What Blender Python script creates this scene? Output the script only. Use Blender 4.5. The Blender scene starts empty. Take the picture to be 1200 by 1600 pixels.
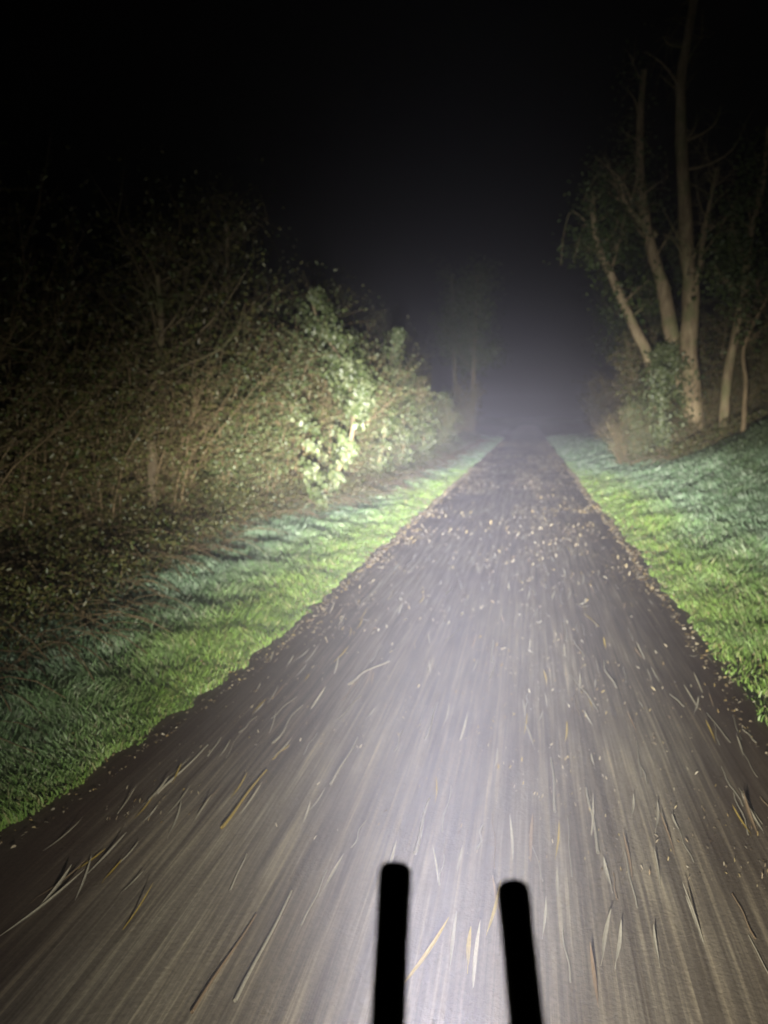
import bpy, bmesh, math, random
import numpy as np
from mathutils import Vector, Matrix

R = math.radians
random.seed(7)
rng = np.random.default_rng(11)
scene = bpy.context.scene
COL = scene.collection

# ------------------------------------------------------------------ camera
CAM_H, PITCH, YAW, FPX = 1.35, R(7.11), R(10.61), 1202.0
cd = bpy.data.cameras.new('camera'); cam = bpy.data.objects.new('camera', cd); COL.objects.link(cam)
cam.location = (0, 0, CAM_H); cam.rotation_euler = (R(90) - PITCH, 0, YAW)
cd.sensor_fit = 'VERTICAL'; cd.sensor_height = 36; cd.sensor_width = 27
cd.lens = FPX / 1600 * 36
cd.clip_start = 0.02; cd.clip_end = 1000
cd.dof.use_dof = True; cd.dof.focus_distance = 1.6; cd.dof.aperture_fstop = 3.4
scene.camera = cam

# ------------------------------------------------------------------ night sky
w = bpy.data.worlds.new('World'); scene.world = w; w.use_nodes = True
nt = w.node_tree; bg = nt.nodes['Background']
sky = nt.nodes.new('ShaderNodeTexSky'); sky.sky_type = 'NISHITA'; sky.sun_disc = False
sky.sun_elevation = R(-6); sky.sun_rotation = R(200)
nt.links.new(sky.outputs['Color'], bg.inputs['Color']); bg.inputs['Strength'].default_value = 0.02

# ------------------------------------------------------------------ exposure
scene.view_settings.view_transform = 'Standard'; scene.view_settings.look = 'None'
scene.view_settings.gamma = 1; scene.view_settings.exposure = 0.0
cy = scene.cycles
cy.use_denoising = True; cy.max_bounces = 6; cy.diffuse_bounces = 2; cy.glossy_bounces = 2
cy.transmission_bounces = 3; cy.volume_bounces = 1; cy.transparent_max_bounces = 4
cy.sample_clamp_indirect = 3

# bicycle lamp: the only light in the photograph (two LEDs in one housing)
LAMP = Vector((-0.05, 0.27, 0.60))
# its reflector throws a long beam that thins out downwards and sideways
def headlight():
    l = bpy.data.lights.new('headlamp_light', 'SPOT'); l.energy = LAMP_K; l.spot_size = R(165); l.spot_blend = .35
    l.shadow_soft_size = .012; l.use_nodes = True
    o = bpy.data.objects.new('headlamp_light', l); COL.objects.link(o); o.location = LAMP; o.rotation_euler = (R(90), 0, 0)
    T = l.node_tree; N, L = T.nodes, T.links; em = N['Emission']
    def M(op, a, b=None, c=None):
        n = N.new('ShaderNodeMath'); n.operation = op
        for s_, v in zip(n.inputs, (a, b, c)):
            if v is None: continue
            if hasattr(v, 'links'): L.new(v, s_)
            else: s_.default_value = v
        return n.outputs[0]
    g = N.new('ShaderNodeTexCoord'); sp = N.new('ShaderNodeSeparateXYZ'); L.new(g.outputs['Normal'], sp.inputs[0])
    # local axes of the lamp: x right, y up, -z forward
    fwd = M('ABSOLUTE', sp.outputs['Z']); el = M('MULTIPLY', M('ARCSINE', M('MULTIPLY', sp.outputs['Y'], 1.0)), 180/math.pi)
    aim = N.new('ShaderNodeMapRange'); aim.inputs['From Min'].default_value = -18; aim.inputs['From Max'].default_value = -3
    aim.inputs['To Min'].default_value = -3; aim.inputs['To Max'].default_value = AZ0; L.new(el, aim.inputs['Value'])
    az = M('ADD', M('MULTIPLY', M('ARCTAN2', sp.outputs['X'], fwd), 180/math.pi), aim.outputs[0])
    lo, hi = -60, 60; t = M('DIVIDE', M('SUBTRACT', el, lo), hi-lo)
    fc = N.new('ShaderNodeFloatCurve'); cv = fc.mapping.curves[0]; P = BEAM
    pts = [((e-lo)/(hi-lo), (v+4)/11) for e, v in P]
    while len(cv.points) < len(pts): cv.points.new(.5, .5)
    for q, (a, b) in zip(cv.points, pts): q.location = (a, b); q.handle_type = 'VECTOR'
    fc.mapping.update(); L.new(t, fc.inputs['Value'])
    I = M('EXPONENT', M('MULTIPLY_ADD', fc.outputs[0], 11.0, -4.0))
    mr = N.new('ShaderNodeMapRange'); mr.inputs['From Min'].default_value = -16; mr.inputs['From Max'].default_value = -1
    mr.inputs['To Min'].default_value = SIG[0]; mr.inputs['To Max'].default_value = SIG[1]; L.new(el, mr.inputs['Value'])
    q = M('DIVIDE', az, mr.outputs[0]); ga = M('EXPONENT', M('MULTIPLY', M('MULTIPLY', q, q), -.5))
    ga = M('ADD', M('MULTIPLY', ga, .994), .006)
    L.new(M('MULTIPLY', I, ga), em.inputs['Strength'])
    mx = N.new('ShaderNodeMix'); mx.data_type = 'RGBA'; mx.inputs[6].default_value = (1.0, .94, .80, 1); mx.inputs[7].default_value = (1.0, .97, .93, 1)
    q2 = M('DIVIDE', az, 10.0); L.new(M('EXPONENT', M('MULTIPLY', M('MULTIPLY', q2, q2), -.5)), mx.inputs[0]); L.new(mx.outputs[2], em.inputs['Color'])
LAMP_K = 145; AZ0 = 4.6; SIG = (23, 9.2)
BEAM = [(-60, -1), (-27, -.15), (-15.3, 1.15), (-10.9, 1.95), (-8.6, 2.65), (-5.2, 3.95), (-3.8, 4.65), (-2.3, 5.6), (0, 6.3), (3, 6.25), (8, 5.15), (14, 3.6), (24, 1.6), (40, -1), (60, -3)]
headlight()

# ------------------------------------------------------------------ helpers
def basis():
    a, p = YAW, PITCH
    fw = Vector((-math.sin(a)*math.cos(p), math.cos(a)*math.cos(p), -math.sin(p)))
    rt = Vector((math.cos(a), math.sin(a), 0)); return fw, rt, rt.cross(fw)
FW, RT, UP = basis()
def ray(x, y): return FW + RT*((x-600)/FPX) + UP*((800-y)/FPX)
def at(x, y, Y):
    d = ray(x, y); return Vector((0, 0, CAM_H)) + d*(Y/d.y)
def atd(x, y, depth): return Vector((0, 0, CAM_H)) + ray(x, y)*depth

def sstep(a, b, x):
    t = np.clip((x-a)/(b-a), 0, 1); return t*t*(3-2*t)
def vnoise(x, y, s, seed=0):
    x = np.asarray(x, float)/s; y = np.asarray(y, float)/s
    xi = np.floor(x); yi = np.floor(y); fx = x-xi; fy = y-yi
    fx = fx*fx*(3-2*fx); fy = fy*fy*(3-2*fy)
    def h(a, b):
        v = np.sin(a*127.1 + b*311.7 + seed*74.7)*43758.5453; return v-np.floor(v)
    return (h(xi, yi)*(1-fx)+h(xi+1, yi)*fx)*(1-fy)+(h(xi, yi+1)*(1-fx)+h(xi+1, yi+1)*fx)*fy
PL, PR = -1.5, 1.1
def edge_l(y): return PL - .2*(1-sstep(1.2, 4.2, y)) + 0.03*(vnoise(y, 0*y, 1.1, 3)-.5) + .05*(vnoise(y, 0*y, .16, 4)-.5)
def edge_r(y): return PR + 0.06*(vnoise(y, 0*y, 1.3, 5)-.5) + .05*(vnoise(y, 0*y, .17, 6)-.5)
def hedge_x(y):
    return np.interp(y, [0, 3.5, 6.5, 8.5, 11.3, 23, 60], [-2.7, -2.75, -3.2, -3.25, -2.6, -2.45, -2.6])
def ground(x, y):
    x = np.asarray(x, float); y = np.asarray(y, float)
    r = np.clip(x-1.3, 0, None); z = .235*np.minimum(r, 6) * (1-.6*sstep(24, 45, y))
    z = z + .74*np.exp(-((x-4.5)/.95)**2/2-((y-12.5)/2.6)**2/2)
    l = np.clip(-x-1.75, 0, None); z = z + .03*l + .16*np.clip(-x+hedge_x(y)+.2, 0, 3)
    m = sstep(1.25, 1.9, np.abs(x+.2)-.0)*1.0
    z = z + m*(.05*(vnoise(x, y, .55, 1)-.5)+.03*(vnoise(x, y, .2, 2)-.5))
    return z

def mesh(name, v, f, mat=None, smooth=False):
    me = bpy.data.meshes.new(name)
    v = np.asarray(v, np.float32).reshape(-1, 3)
    if isinstance(f, np.ndarray):
        k = f.shape[1]; n = len(f)
        me.vertices.add(len(v)); me.vertices.foreach_set('co', v.ravel())
        me.loops.add(n*k); me.loops.foreach_set('vertex_index', f.astype(np.int32).ravel())
        me.polygons.add(n); me.polygons.foreach_set('loop_start', np.arange(0, n*k, k, dtype=np.int32))
        me.polygons.foreach_set('loop_total', np.full(n, k, np.int32))
        me.update(calc_edges=True)
    else:
        me.from_pydata(v.tolist(), [], f); me.update()
    if smooth: me.polygons.foreach_set('use_smooth', np.ones(len(me.polygons), bool))
    if mat: me.materials.append(mat)
    return me
def link(name, me, parent=None, loc=None):
    o = bpy.data.objects.new(name, me); COL.objects.link(o)
    if parent: o.parent = parent
    if loc is not None: o.location = loc
    return o
def tag(o, label=None, cat=None, group=None, kind=None):
    for k, val in (('label', label), ('category', cat), ('group', group), ('kind', kind)):
        if val: o[k] = val
    return o
def thing(name, loc, label, cat, group=None, rz=0, sc=1):
    o = bpy.data.objects.new(name, None); COL.objects.link(o); o.empty_display_size = .2
    o.location = loc; o.rotation_euler = (0, 0, rz); o.scale = (sc, sc, sc)
    return tag(o, label, cat, group)
def dup(root, loc, rz, sc, label, group=None):
    r = root.copy(); COL.objects.link(r); r.location = loc; r.rotation_euler = (0, 0, rz); r.scale = sc
    r['label'] = label
    if group: r['group'] = group
    for ch in root.children:
        c = ch.copy(); COL.objects.link(c); c.parent = r
        for g in ch.children:
            d = g.copy(); COL.objects.link(d); d.parent = c
    return r

# tubes along polylines; P (n,k,3), rad (n,k)
def tubes(P, rad, sides=4, rough=0):
    P = np.asarray(P, float); rad = np.asarray(rad, float); n, k, _ = P.shape
    T = np.gradient(P, axis=1); T /= np.linalg.norm(T, axis=2, keepdims=True)+1e-9
    ref = np.where(np.abs(T[:, :1, 2:3]) > .8, np.array([[[1., 0, 0]]]), np.array([[[0, 0, 1.]]]))
    ref = np.broadcast_to(ref, T.shape)
    A = np.cross(T, ref); A /= np.linalg.norm(A, axis=2, keepdims=True)+1e-9; B = np.cross(T, A)
    th = np.arange(sides)*2*np.pi/sides
    rr = rad[:, :, None]*np.ones(sides)
    if rough: rr = rr*(1+rough*(rng.random((n, k, sides))-.5))
    V = P[:, :, None, :] + rr[..., None]*(A[:, :, None, :]*np.cos(th)[:, None]+B[:, :, None, :]*np.sin(th)[:, None])
    idx = np.arange(n*k*sides).reshape(n, k, sides); nx = np.roll(idx, -1, axis=2)
    F = np.stack([idx[:, :-1], nx[:, :-1], nx[:, 1:], idx[:, 1:]], -1).reshape(-1, 4)
    return V.reshape(-1, 3), F
def joinvf(lst):
    vs, fs, o = [], [], 0
    for v, f in lst: vs.append(v); fs.append(f+o); o += len(v)
    return np.concatenate(vs), np.concatenate(fs)
def unit(a): return a/(np.linalg.norm(a, axis=-1, keepdims=True)+1e-9)
# folded leaf: two quads each, length L, width W
def leaves(P, N, D, L, W):
    n = len(P); D = unit(D - N*(D*N).sum(-1, keepdims=True)); S = np.cross(N, D)
    L = np.broadcast_to(L, n)[:, None]; W = np.broadcast_to(W, n)[:, None]
    base = P; tip = P+D*L-N*L*.12; mid = P+D*L*.45
    a = P+D*L*.22+S*W*.45+N*W*.12; b = P+D*L*.62+S*W*.4+N*W*.12
    c = P+D*L*.22-S*W*.45+N*W*.12; d = P+D*L*.62-S*W*.4+N*W*.12
    V = np.stack([base, a, b, tip, d, c], 1).reshape(-1, 3)
    i = np.arange(n)[:, None]*6
    F = np.concatenate([i+np.array([0, 1, 2, 3]), i+np.array([0, 3, 4, 5])])
    return V, F
def rdir(n):
    return unit(rng.normal(size=(n, 3)))
def spline(pts, k):
    pts = np.array(pts, float); t = np.linspace(0, len(pts)-1, k); out = []
    for q in t:
        i = min(int(q), len(pts)-2); u = q-i
        p0 = pts[max(i-1, 0)]; p1 = pts[i]; p2 = pts[i+1]; p3 = pts[min(i+2, len(pts)-1)]
        out.append(.5*((2*p1)+(-p0+p2)*u+(2*p0-5*p1+4*p2-p3)*u*u+(-p0+3*p1-3*p2+p3)*u**3))
    return np.array(out)

# ------------------------------------------------------------------ materials
def newmat(name):
    m = bpy.data.materials.new(name); m.use_nodes = True
    return m, m.node_tree.nodes, m.node_tree.links, m.node_tree.nodes['Principled BSDF']
def ramp(N, stops):
    r = N.new('ShaderNodeValToRGB'); e = r.color_ramp.elements
    while len(e) < len(stops): e.new(.5)
    for q, (p, c) in zip(e, stops): q.position = p; q.color = (*c, 1)
    return r
def noise(N, L, scale, vec=None, detail=4, rough=.6, map_scale=None):
    n = N.new('ShaderNodeTexNoise'); n.inputs['Scale'].default_value = scale
    n.inputs['Detail'].default_value = detail; n.inputs['Roughness'].default_value = rough
    g = N.new('ShaderNodeNewGeometry'); src = g.outputs['Position']
    if map_scale:
        mp = N.new('ShaderNodeMapping'); mp.inputs['Scale'].default_value = map_scale
        L.new(src, mp.inputs['Vector']); src = mp.outputs['Vector']
    L.new(src, n.inputs['Vector']); return n
def mix(N, L, fac, a, b, mode='MIX'):
    m = N.new('ShaderNodeMix'); m.data_type = 'RGBA'; m.blend_type = mode
    for s, val in ((m.inputs[0], fac), (m.inputs[6], a), (m.inputs[7], b)):
        if hasattr(val, 'links'): L.new(val, s)
        elif isinstance(val, tuple): s.default_value = (*val, 1)
        else: s.default_value = val
    return m.outputs[2]
def leafmat(name, cols, rough=.45, spec=.5, patch=None, trans=0):
    m, N, L, b = newmat(name)
    g = N.new('ShaderNodeNewGeometry'); r = ramp(N, [(i/(len(cols)-1), c) for i, c in enumerate(cols)])
    L.new(g.outputs['Random Per Island'], r.inputs['Fac']); c = r.outputs['Color']
    if patch:
        n = noise(N, L, patch[0]); rr = ramp(N, [(.42, (0, 0, 0)), (.6, (1, 1, 1))]); L.new(n.outputs['Fac'], rr.inputs['Fac'])
        c = mix(N, L, rr.outputs['Color'], c, patch[1])
    L.new(c, b.inputs['Base Color']); b.inputs['Roughness'].default_value = rough
    b.inputs['Specular IOR Level'].default_value = spec
    return m
def barkmat(name, c0, c1, scale=9, green=None):
    m, N, L, b = newmat(name)
    n = noise(N, L, scale, map_scale=(1, 1, .25), detail=6); r = ramp(N, [(.35, c0), (.65, c1)])
    L.new(n.outputs['Fac'], r.inputs['Fac']); c = r.outputs['Color']
    if green:
        n2 = noise(N, L, 2.2, detail=5); rr = ramp(N, [(.5, (0, 0, 0)), (.62, (.7, .7, .7))]); L.new(n2.outputs['Fac'], rr.inputs['Fac'])
        c = mix(N, L, rr.outputs['Color'], c, green)
    L.new(c, b.inputs['Base Color']); b.inputs['Roughness'].default_value = .8
    bp = N.new('ShaderNodeBump'); bp.inputs['Strength'].default_value = .6; bp.inputs['Distance'].default_value = .03
    L.new(n.outputs['Fac'], bp.inputs['Height']); L.new(bp.outputs['Normal'], b.inputs['Normal'])
    return m
M_BARK = barkmat('tan_bark', (.17, .125, .07), (.36, .285, .17), 10, (.16, .17, .07))
M_DBARK = barkmat('dark_bark', (.10, .075, .045), (.2, .16, .09), 12, (.09, .11, .04))
M_TWIG = barkmat('twig_bark', (.13, .095, .05), (.27, .20, .11), 20)
M_IVY = leafmat('ivy_leaf', [(.04, .055, .018), (.07, .10, .035), (.12, .14, .06), (.04, .06, .022), (.19, .21, .12)], .45, .45)  # palest tone paints glints into a few leaves
M_HLEAF = leafmat('hedge_leaf', [(.06, .06, .018), (.045, .075, .018), (.12, .11, .038), (.08, .09, .028), (.08, .06, .022)], .42, .55)
M_DRYLEAF = leafmat('bramble_leaf', [(.10, .09, .033), (.06, .09, .022), (.16, .14, .06), (.07, .06, .026)], .45, .5)
M_DARKLEAF = leafmat('evergreen_leaf', [(.03, .06, .015), (.06, .09, .025), (.08, .10, .03)], .5, .4)

# grass: dry yellowish fringe by the path, bluish sward further out
def grassmat():
    m, N, L, b = newmat('grass_blade')
    g = N.new('ShaderNodeNewGeometry')
    r = ramp(N, [(0, (.18, .33, .06)), (.45, (.28, .45, .09)), (.8, (.26, .37, .11)), (1, (.46, .42, .2))])
    L.new(g.outputs['Random Per Island'], r.inputs['Fac'])
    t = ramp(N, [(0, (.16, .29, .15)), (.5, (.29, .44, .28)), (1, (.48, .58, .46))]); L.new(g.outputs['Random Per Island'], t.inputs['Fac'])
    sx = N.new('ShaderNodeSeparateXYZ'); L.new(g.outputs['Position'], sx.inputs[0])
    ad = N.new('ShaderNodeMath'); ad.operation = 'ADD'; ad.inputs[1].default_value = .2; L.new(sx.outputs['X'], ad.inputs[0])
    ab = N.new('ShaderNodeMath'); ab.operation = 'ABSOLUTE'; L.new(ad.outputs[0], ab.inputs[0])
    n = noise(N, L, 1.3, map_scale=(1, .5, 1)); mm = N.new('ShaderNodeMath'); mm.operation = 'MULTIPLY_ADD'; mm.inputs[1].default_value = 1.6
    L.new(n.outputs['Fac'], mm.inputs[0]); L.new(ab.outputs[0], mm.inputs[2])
    yo = N.new('ShaderNodeMapRange'); yo.inputs['From Min'].default_value = 13; yo.inputs['From Max'].default_value = 24; L.new(sx.outputs['Y'], yo.inputs['Value'])  # far blades paled, lamp brightness painted into their colour
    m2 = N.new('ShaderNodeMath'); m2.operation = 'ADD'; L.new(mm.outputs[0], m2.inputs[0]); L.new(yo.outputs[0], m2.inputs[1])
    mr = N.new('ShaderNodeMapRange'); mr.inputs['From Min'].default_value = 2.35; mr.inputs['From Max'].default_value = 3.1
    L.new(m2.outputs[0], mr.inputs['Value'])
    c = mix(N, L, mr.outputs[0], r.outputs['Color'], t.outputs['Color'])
    n2 = noise(N, L, 3.5, map_scale=(1, .6, 1)); rr = ramp(N, [(.5, (0, 0, 0)), (.68, (.6, .6, .6))]); L.new(n2.outputs['Fac'], rr.inputs['Fac'])
    c = mix(N, L, rr.outputs['Color'], c, (.07, .14, .035))
    # murkier green on the upper right bank, painting in the beam's falloff
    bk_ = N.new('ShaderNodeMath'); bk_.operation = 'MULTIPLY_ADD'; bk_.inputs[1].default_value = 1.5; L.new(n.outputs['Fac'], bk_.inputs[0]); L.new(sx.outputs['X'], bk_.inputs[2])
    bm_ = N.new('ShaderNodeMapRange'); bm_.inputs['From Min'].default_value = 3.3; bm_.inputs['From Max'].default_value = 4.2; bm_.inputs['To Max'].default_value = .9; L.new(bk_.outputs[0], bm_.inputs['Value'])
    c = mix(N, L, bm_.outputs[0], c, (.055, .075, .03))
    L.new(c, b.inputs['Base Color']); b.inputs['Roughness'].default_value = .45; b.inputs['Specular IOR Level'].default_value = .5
    return m
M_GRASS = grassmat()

def soilmat():
    m, N, L, b = newmat('soil')
    n = noise(N, L, 3.0, detail=7); r = ramp(N, [(.3, (.045, .05, .018)), (.55, (.07, .085, .03)), (.75, (.11, .08, .045))])
    L.new(n.outputs['Fac'], r.inputs['Fac']); L.new(r.outputs['Color'], b.inputs['Base Color']); b.inputs['Roughness'].default_value = .9
    bp = N.new('ShaderNodeBump'); bp.inputs['Distance'].default_value = .05; L.new(n.outputs['Fac'], bp.inputs['Height']); L.new(bp.outputs['Normal'], b.inputs['Normal'])
    return m
M_SOIL = soilmat()

def asphalt():
    m, N, L, b = newmat('streaked_asphalt')
    big = noise(N, L, .8, map_scale=(1.2, .45, 1), detail=5)
    r = ramp(N, [(.3, (.115, .09, .065)), (.5, (.20, .172, .128)), (.72, (.33, .30, .23))]); L.new(big.outputs['Fac'], r.inputs['Fac'])
    c = r.outputs['Color']
    # streaks along the path, painted in to imitate motion smear
    st = noise(N, L, 1, map_scale=(26, .55, 1), detail=3, rough=.65); s2 = noise(N, L, 1, map_scale=(75, 1.6, 1), detail=2, rough=.6)
    r1 = ramp(N, [(.32, (.6, .57, .56)), (.5, (1, 1, 1)), (.68, (1.6, 1.58, 1.5))]); L.new(st.outputs['Fac'], r1.inputs['Fac'])
    r2 = ramp(N, [(.32, (.72, .7, .7)), (.52, (1, 1, 1)), (.68, (1.5, 1.49, 1.42))]); L.new(s2.outputs['Fac'], r2.inputs['Fac'])
    c = mix(N, L, 1.0, c, r1.outputs['Color'], 'MULTIPLY'); c = mix(N, L, 1.0, c, r2.outputs['Color'], 'MULTIPLY')
    # mulch and damp along both edges
    g = N.new('ShaderNodeNewGeometry'); sx = N.new('ShaderNodeSeparateXYZ'); L.new(g.outputs['Position'], sx.inputs[0])
    ad = N.new('ShaderNodeMath'); ad.operation = 'ADD'; ad.inputs[1].default_value = .2; L.new(sx.outputs['X'], ad.inputs[0])
    ab = N.new('ShaderNodeMath'); ab.operation = 'ABSOLUTE'; L.new(ad.outputs[0], ab.inputs[0])
    en = noise(N, L, 1.4, map_scale=(1, .6, 1), detail=6); ma = N.new('ShaderNodeMath'); ma.operation = 'MULTIPLY_ADD'; ma.inputs[1].default_value = .9
    L.new(en.outputs['Fac'], ma.inputs[0]); L.new(ab.outputs[0], ma.inputs[2])
    mr = N.new('ShaderNodeMapRange'); mr.inputs['From Min'].default_value = 1.15; mr.inputs['From Max'].default_value = 1.75; mr.inputs['To Max'].default_value = .85
    L.new(ma.outputs[0], mr.inputs['Value'])
    c = mix(N, L, mr.outputs[0], c, (.075, .045, .032))
    fine = noise(N, L, 90, detail=3); rf = ramp(N, [(.3, (.75, .75, .75)), (.7, (1.25, 1.25, 1.25))]); L.new(fine.outputs['Fac'], rf.inputs['Fac'])
    c = mix(N, L, .6, c, rf.outputs['Color'], 'MULTIPLY')
    L.new(c, b.inputs['Base Color'])
    rr = ramp(N, [(.35, (.45, .45, .45)), (.65, (.7, .7, .7))]); L.new(big.outputs['Fac'], rr.inputs['Fac']); L.new(rr.outputs['Color'], b.inputs['Roughness'])
    bp = N.new('ShaderNodeBump'); bp.inputs['Strength'].default_value = .45; bp.inputs['Distance'].default_value = .004
    L.new(fine.outputs['Fac'], bp.inputs['Height']); L.new(bp.outputs['Normal'], b.inputs['Normal'])
    return m
M_ASPH = asphalt()
def plain(name, c, rough=.5, metal=0, emit=None):
    m, N, L, b = newmat(name); b.inputs['Base Color'].default_value = (*c, 1)
    n = noise(N, L, 60); rr = ramp(N, [(.3, (max(rough-.06, 0),)*3), (.7, (rough+.06,)*3)]); L.new(n.outputs['Fac'], rr.inputs['Fac']); L.new(rr.outputs['Color'], b.inputs['Roughness'])
    b.inputs['Metallic'].default_value = metal
    if emit: b.inputs['Emission Color'].default_value = (*emit, 1); b.inputs['Emission Strength'].default_value = 4
    return m
M_BLACK = plain('matt_black', (.006, .006, .006), .6)
M_RUBBER = plain('rubber', (.012, .012, .012), .8)
M_STEEL = plain('steel', (.4, .4, .4), .35, 1)
M_LENS = plain('lamp_lens', (.8, .8, .8), .2, 0, (.9, .95, 1))

# ------------------------------------------------------------------ ground and path
def sheet(name, xs, ys, zf, mat, smooth=True):
    X, Y = np.meshgrid(xs, ys); Z = zf(X, Y); V = np.stack([X, Y, Z], -1)
    ny, nx = X.shape; i = np.arange(nx*ny).reshape(ny, nx)
    F = np.stack([i[:-1, :-1], i[:-1, 1:], i[1:, 1:], i[1:, :-1]], -1).reshape(-1, 4)
    return link(name, mesh(name, V, F, mat, smooth))
xs = np.concatenate([[-400, -150, -60, -30, -18, -12, -9], np.arange(-7, 8, .12), [9, 12, 18, 30, 60, 150, 400]])
ys = np.concatenate([[-60, -20, -6, -3], np.arange(-1.5, 22, .16), np.arange(22, 70, 1.0), [80, 110, 170, 300, 600]])
tag(sheet('ground', xs, ys, ground, M_SOIL), kind='structure')
yy = np.concatenate([[-6, -3], np.arange(-1, 30, .1), np.arange(30, 120, 1.)])
el, er = edge_l(yy), edge_r(yy); nseg = 14
t = np.linspace(0, 1, nseg+1)
PX = el[:, None]*(1-t)+er[:, None]*t; PY = np.repeat(yy[:, None], nseg+1, 1); PZ = .006+.012*(1-(2*t-1)**2)[None, :]*np.ones_like(PX)
i = np.arange(PX.size).reshape(PX.shape); F = np.stack([i[:-1, :-1], i[:-1, 1:], i[1:, 1:], i[1:, :-1]], -1).reshape(-1, 4)
tag(link('path', mesh('path', np.stack([PX, PY, PZ], -1), F, M_ASPH, True)), kind='structure')

# ------------------------------------------------------------------ grass verges
def blades(n, xf, ylo, yhi, ypow, hmul=1.0, wmul=1.0, side=-1, y0=0):
    u = rng.random(n); y = (ylo**ypow + u*(yhi**ypow-ylo**ypow))**(1/ypow)-y0
    x = xf(y, rng.random(n))
    clump = vnoise(x, y, .18, 21)*.6+vnoise(x, y, .5, 22)*.4
    thin = sstep(.22, .42, vnoise(x, y, .9, 81)*.6+vnoise(x, y, .3, 82)*.4); keep = rng.random(n) < (.25+1.1*clump)*(.3+.7*thin); x, y, clump = x[keep], y[keep], clump[keep]; n = len(x); wmul = wmul*(1+.5*sstep(8, 16, y))
    e = edge_l(y)-x if side < 0 else x-edge_r(y)
    h = (.035+.10*rng.random(n)**1.3)*hmul*(.55+.9*clump)*(.45+.55*sstep(-.03, .3, e))
    W = (.0028+.0022*rng.random(n))*wmul*np.clip(y/5, .8, 4)
    base = np.stack([x, y, ground(x, y)-.004], -1)
    la = vnoise(x, y, .35, 31)*7+rng.normal(0, .9, n); lean = (.35+.9*rng.random(n))
    ln = np.stack([np.cos(la), np.sin(la), 0*la], -1)
    fa = rng.random(n)*np.pi; S = np.stack([np.cos(fa), np.sin(fa), 0*fa], -1)*W[:, None]
    up = np.array([0, 0, 1.])
    mid = base+up*(h*.6)[:, None]+ln*(h*.22*lean)[:, None]
    tip = base+up*(h*(1-.25*lean))[:, None]+ln*(h*.75*lean)[:, None]
    V = np.stack([base-S, base+S, mid+S*.8, mid-S*.8, tip], 1).reshape(-1, 3)
    k = np.arange(n)[:, None]*5
    return V, (k+np.array([0, 1, 2, 3])), (k+np.array([3, 2, 4]))
def grass_obj(name, label, specs):
    Vs, Fs, o = [], [], 0
    for s in specs:
        V, q, t3 = blades(**s); t3 = np.concatenate([t3, t3[:, 2:3]], 1)
        # tip as a thin quad: duplicate tip vertex
        n = len(q); tips = V.reshape(-1, 5, 3)[:, 4]+np.array([.0004, 0, 0]); t3[:, 3] = t3[:, 2]; 
        V = np.concatenate([V, tips]); t3 = np.stack([t3[:, 0], t3[:, 1], t3[:, 2], len(V)-n+np.arange(n)], 1)
        Vs.append(V); Fs.append(q+o); Fs.append(t3+o); o += len(V)
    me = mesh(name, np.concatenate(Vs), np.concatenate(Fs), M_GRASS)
    return tag(link(name, me), label, 'grass', kind='stuff')
lx = lambda y, u: edge_l(y)+.06*(vnoise(y, 0*y, .1, 8)-.2)-(edge_l(y)-hedge_x(y)+.3)*u
rx = lambda y, u: edge_r(y)-.06*(vnoise(y, 0*y, .1, 9)-.2)+(1.0+.45*np.minimum(y, 14)*.6)*u
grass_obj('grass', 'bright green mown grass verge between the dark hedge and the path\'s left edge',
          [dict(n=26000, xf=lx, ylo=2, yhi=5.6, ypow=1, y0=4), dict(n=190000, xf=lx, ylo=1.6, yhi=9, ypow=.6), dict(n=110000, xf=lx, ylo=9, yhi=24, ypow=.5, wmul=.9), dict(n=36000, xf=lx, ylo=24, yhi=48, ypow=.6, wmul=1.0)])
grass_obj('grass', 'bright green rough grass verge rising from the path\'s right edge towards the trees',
          [dict(n=36000, xf=rx, ylo=2, yhi=6.6, ypow=1, y0=4, side=1), dict(n=150000, xf=rx, ylo=2.6, yhi=9, ypow=.8, side=1), dict(n=190000, xf=rx, ylo=9, yhi=22, ypow=.6, side=1, wmul=1.0, hmul=1.1), dict(n=50000, xf=rx, ylo=22, yhi=50, ypow=.6, side=1, hmul=1.1)])

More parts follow.
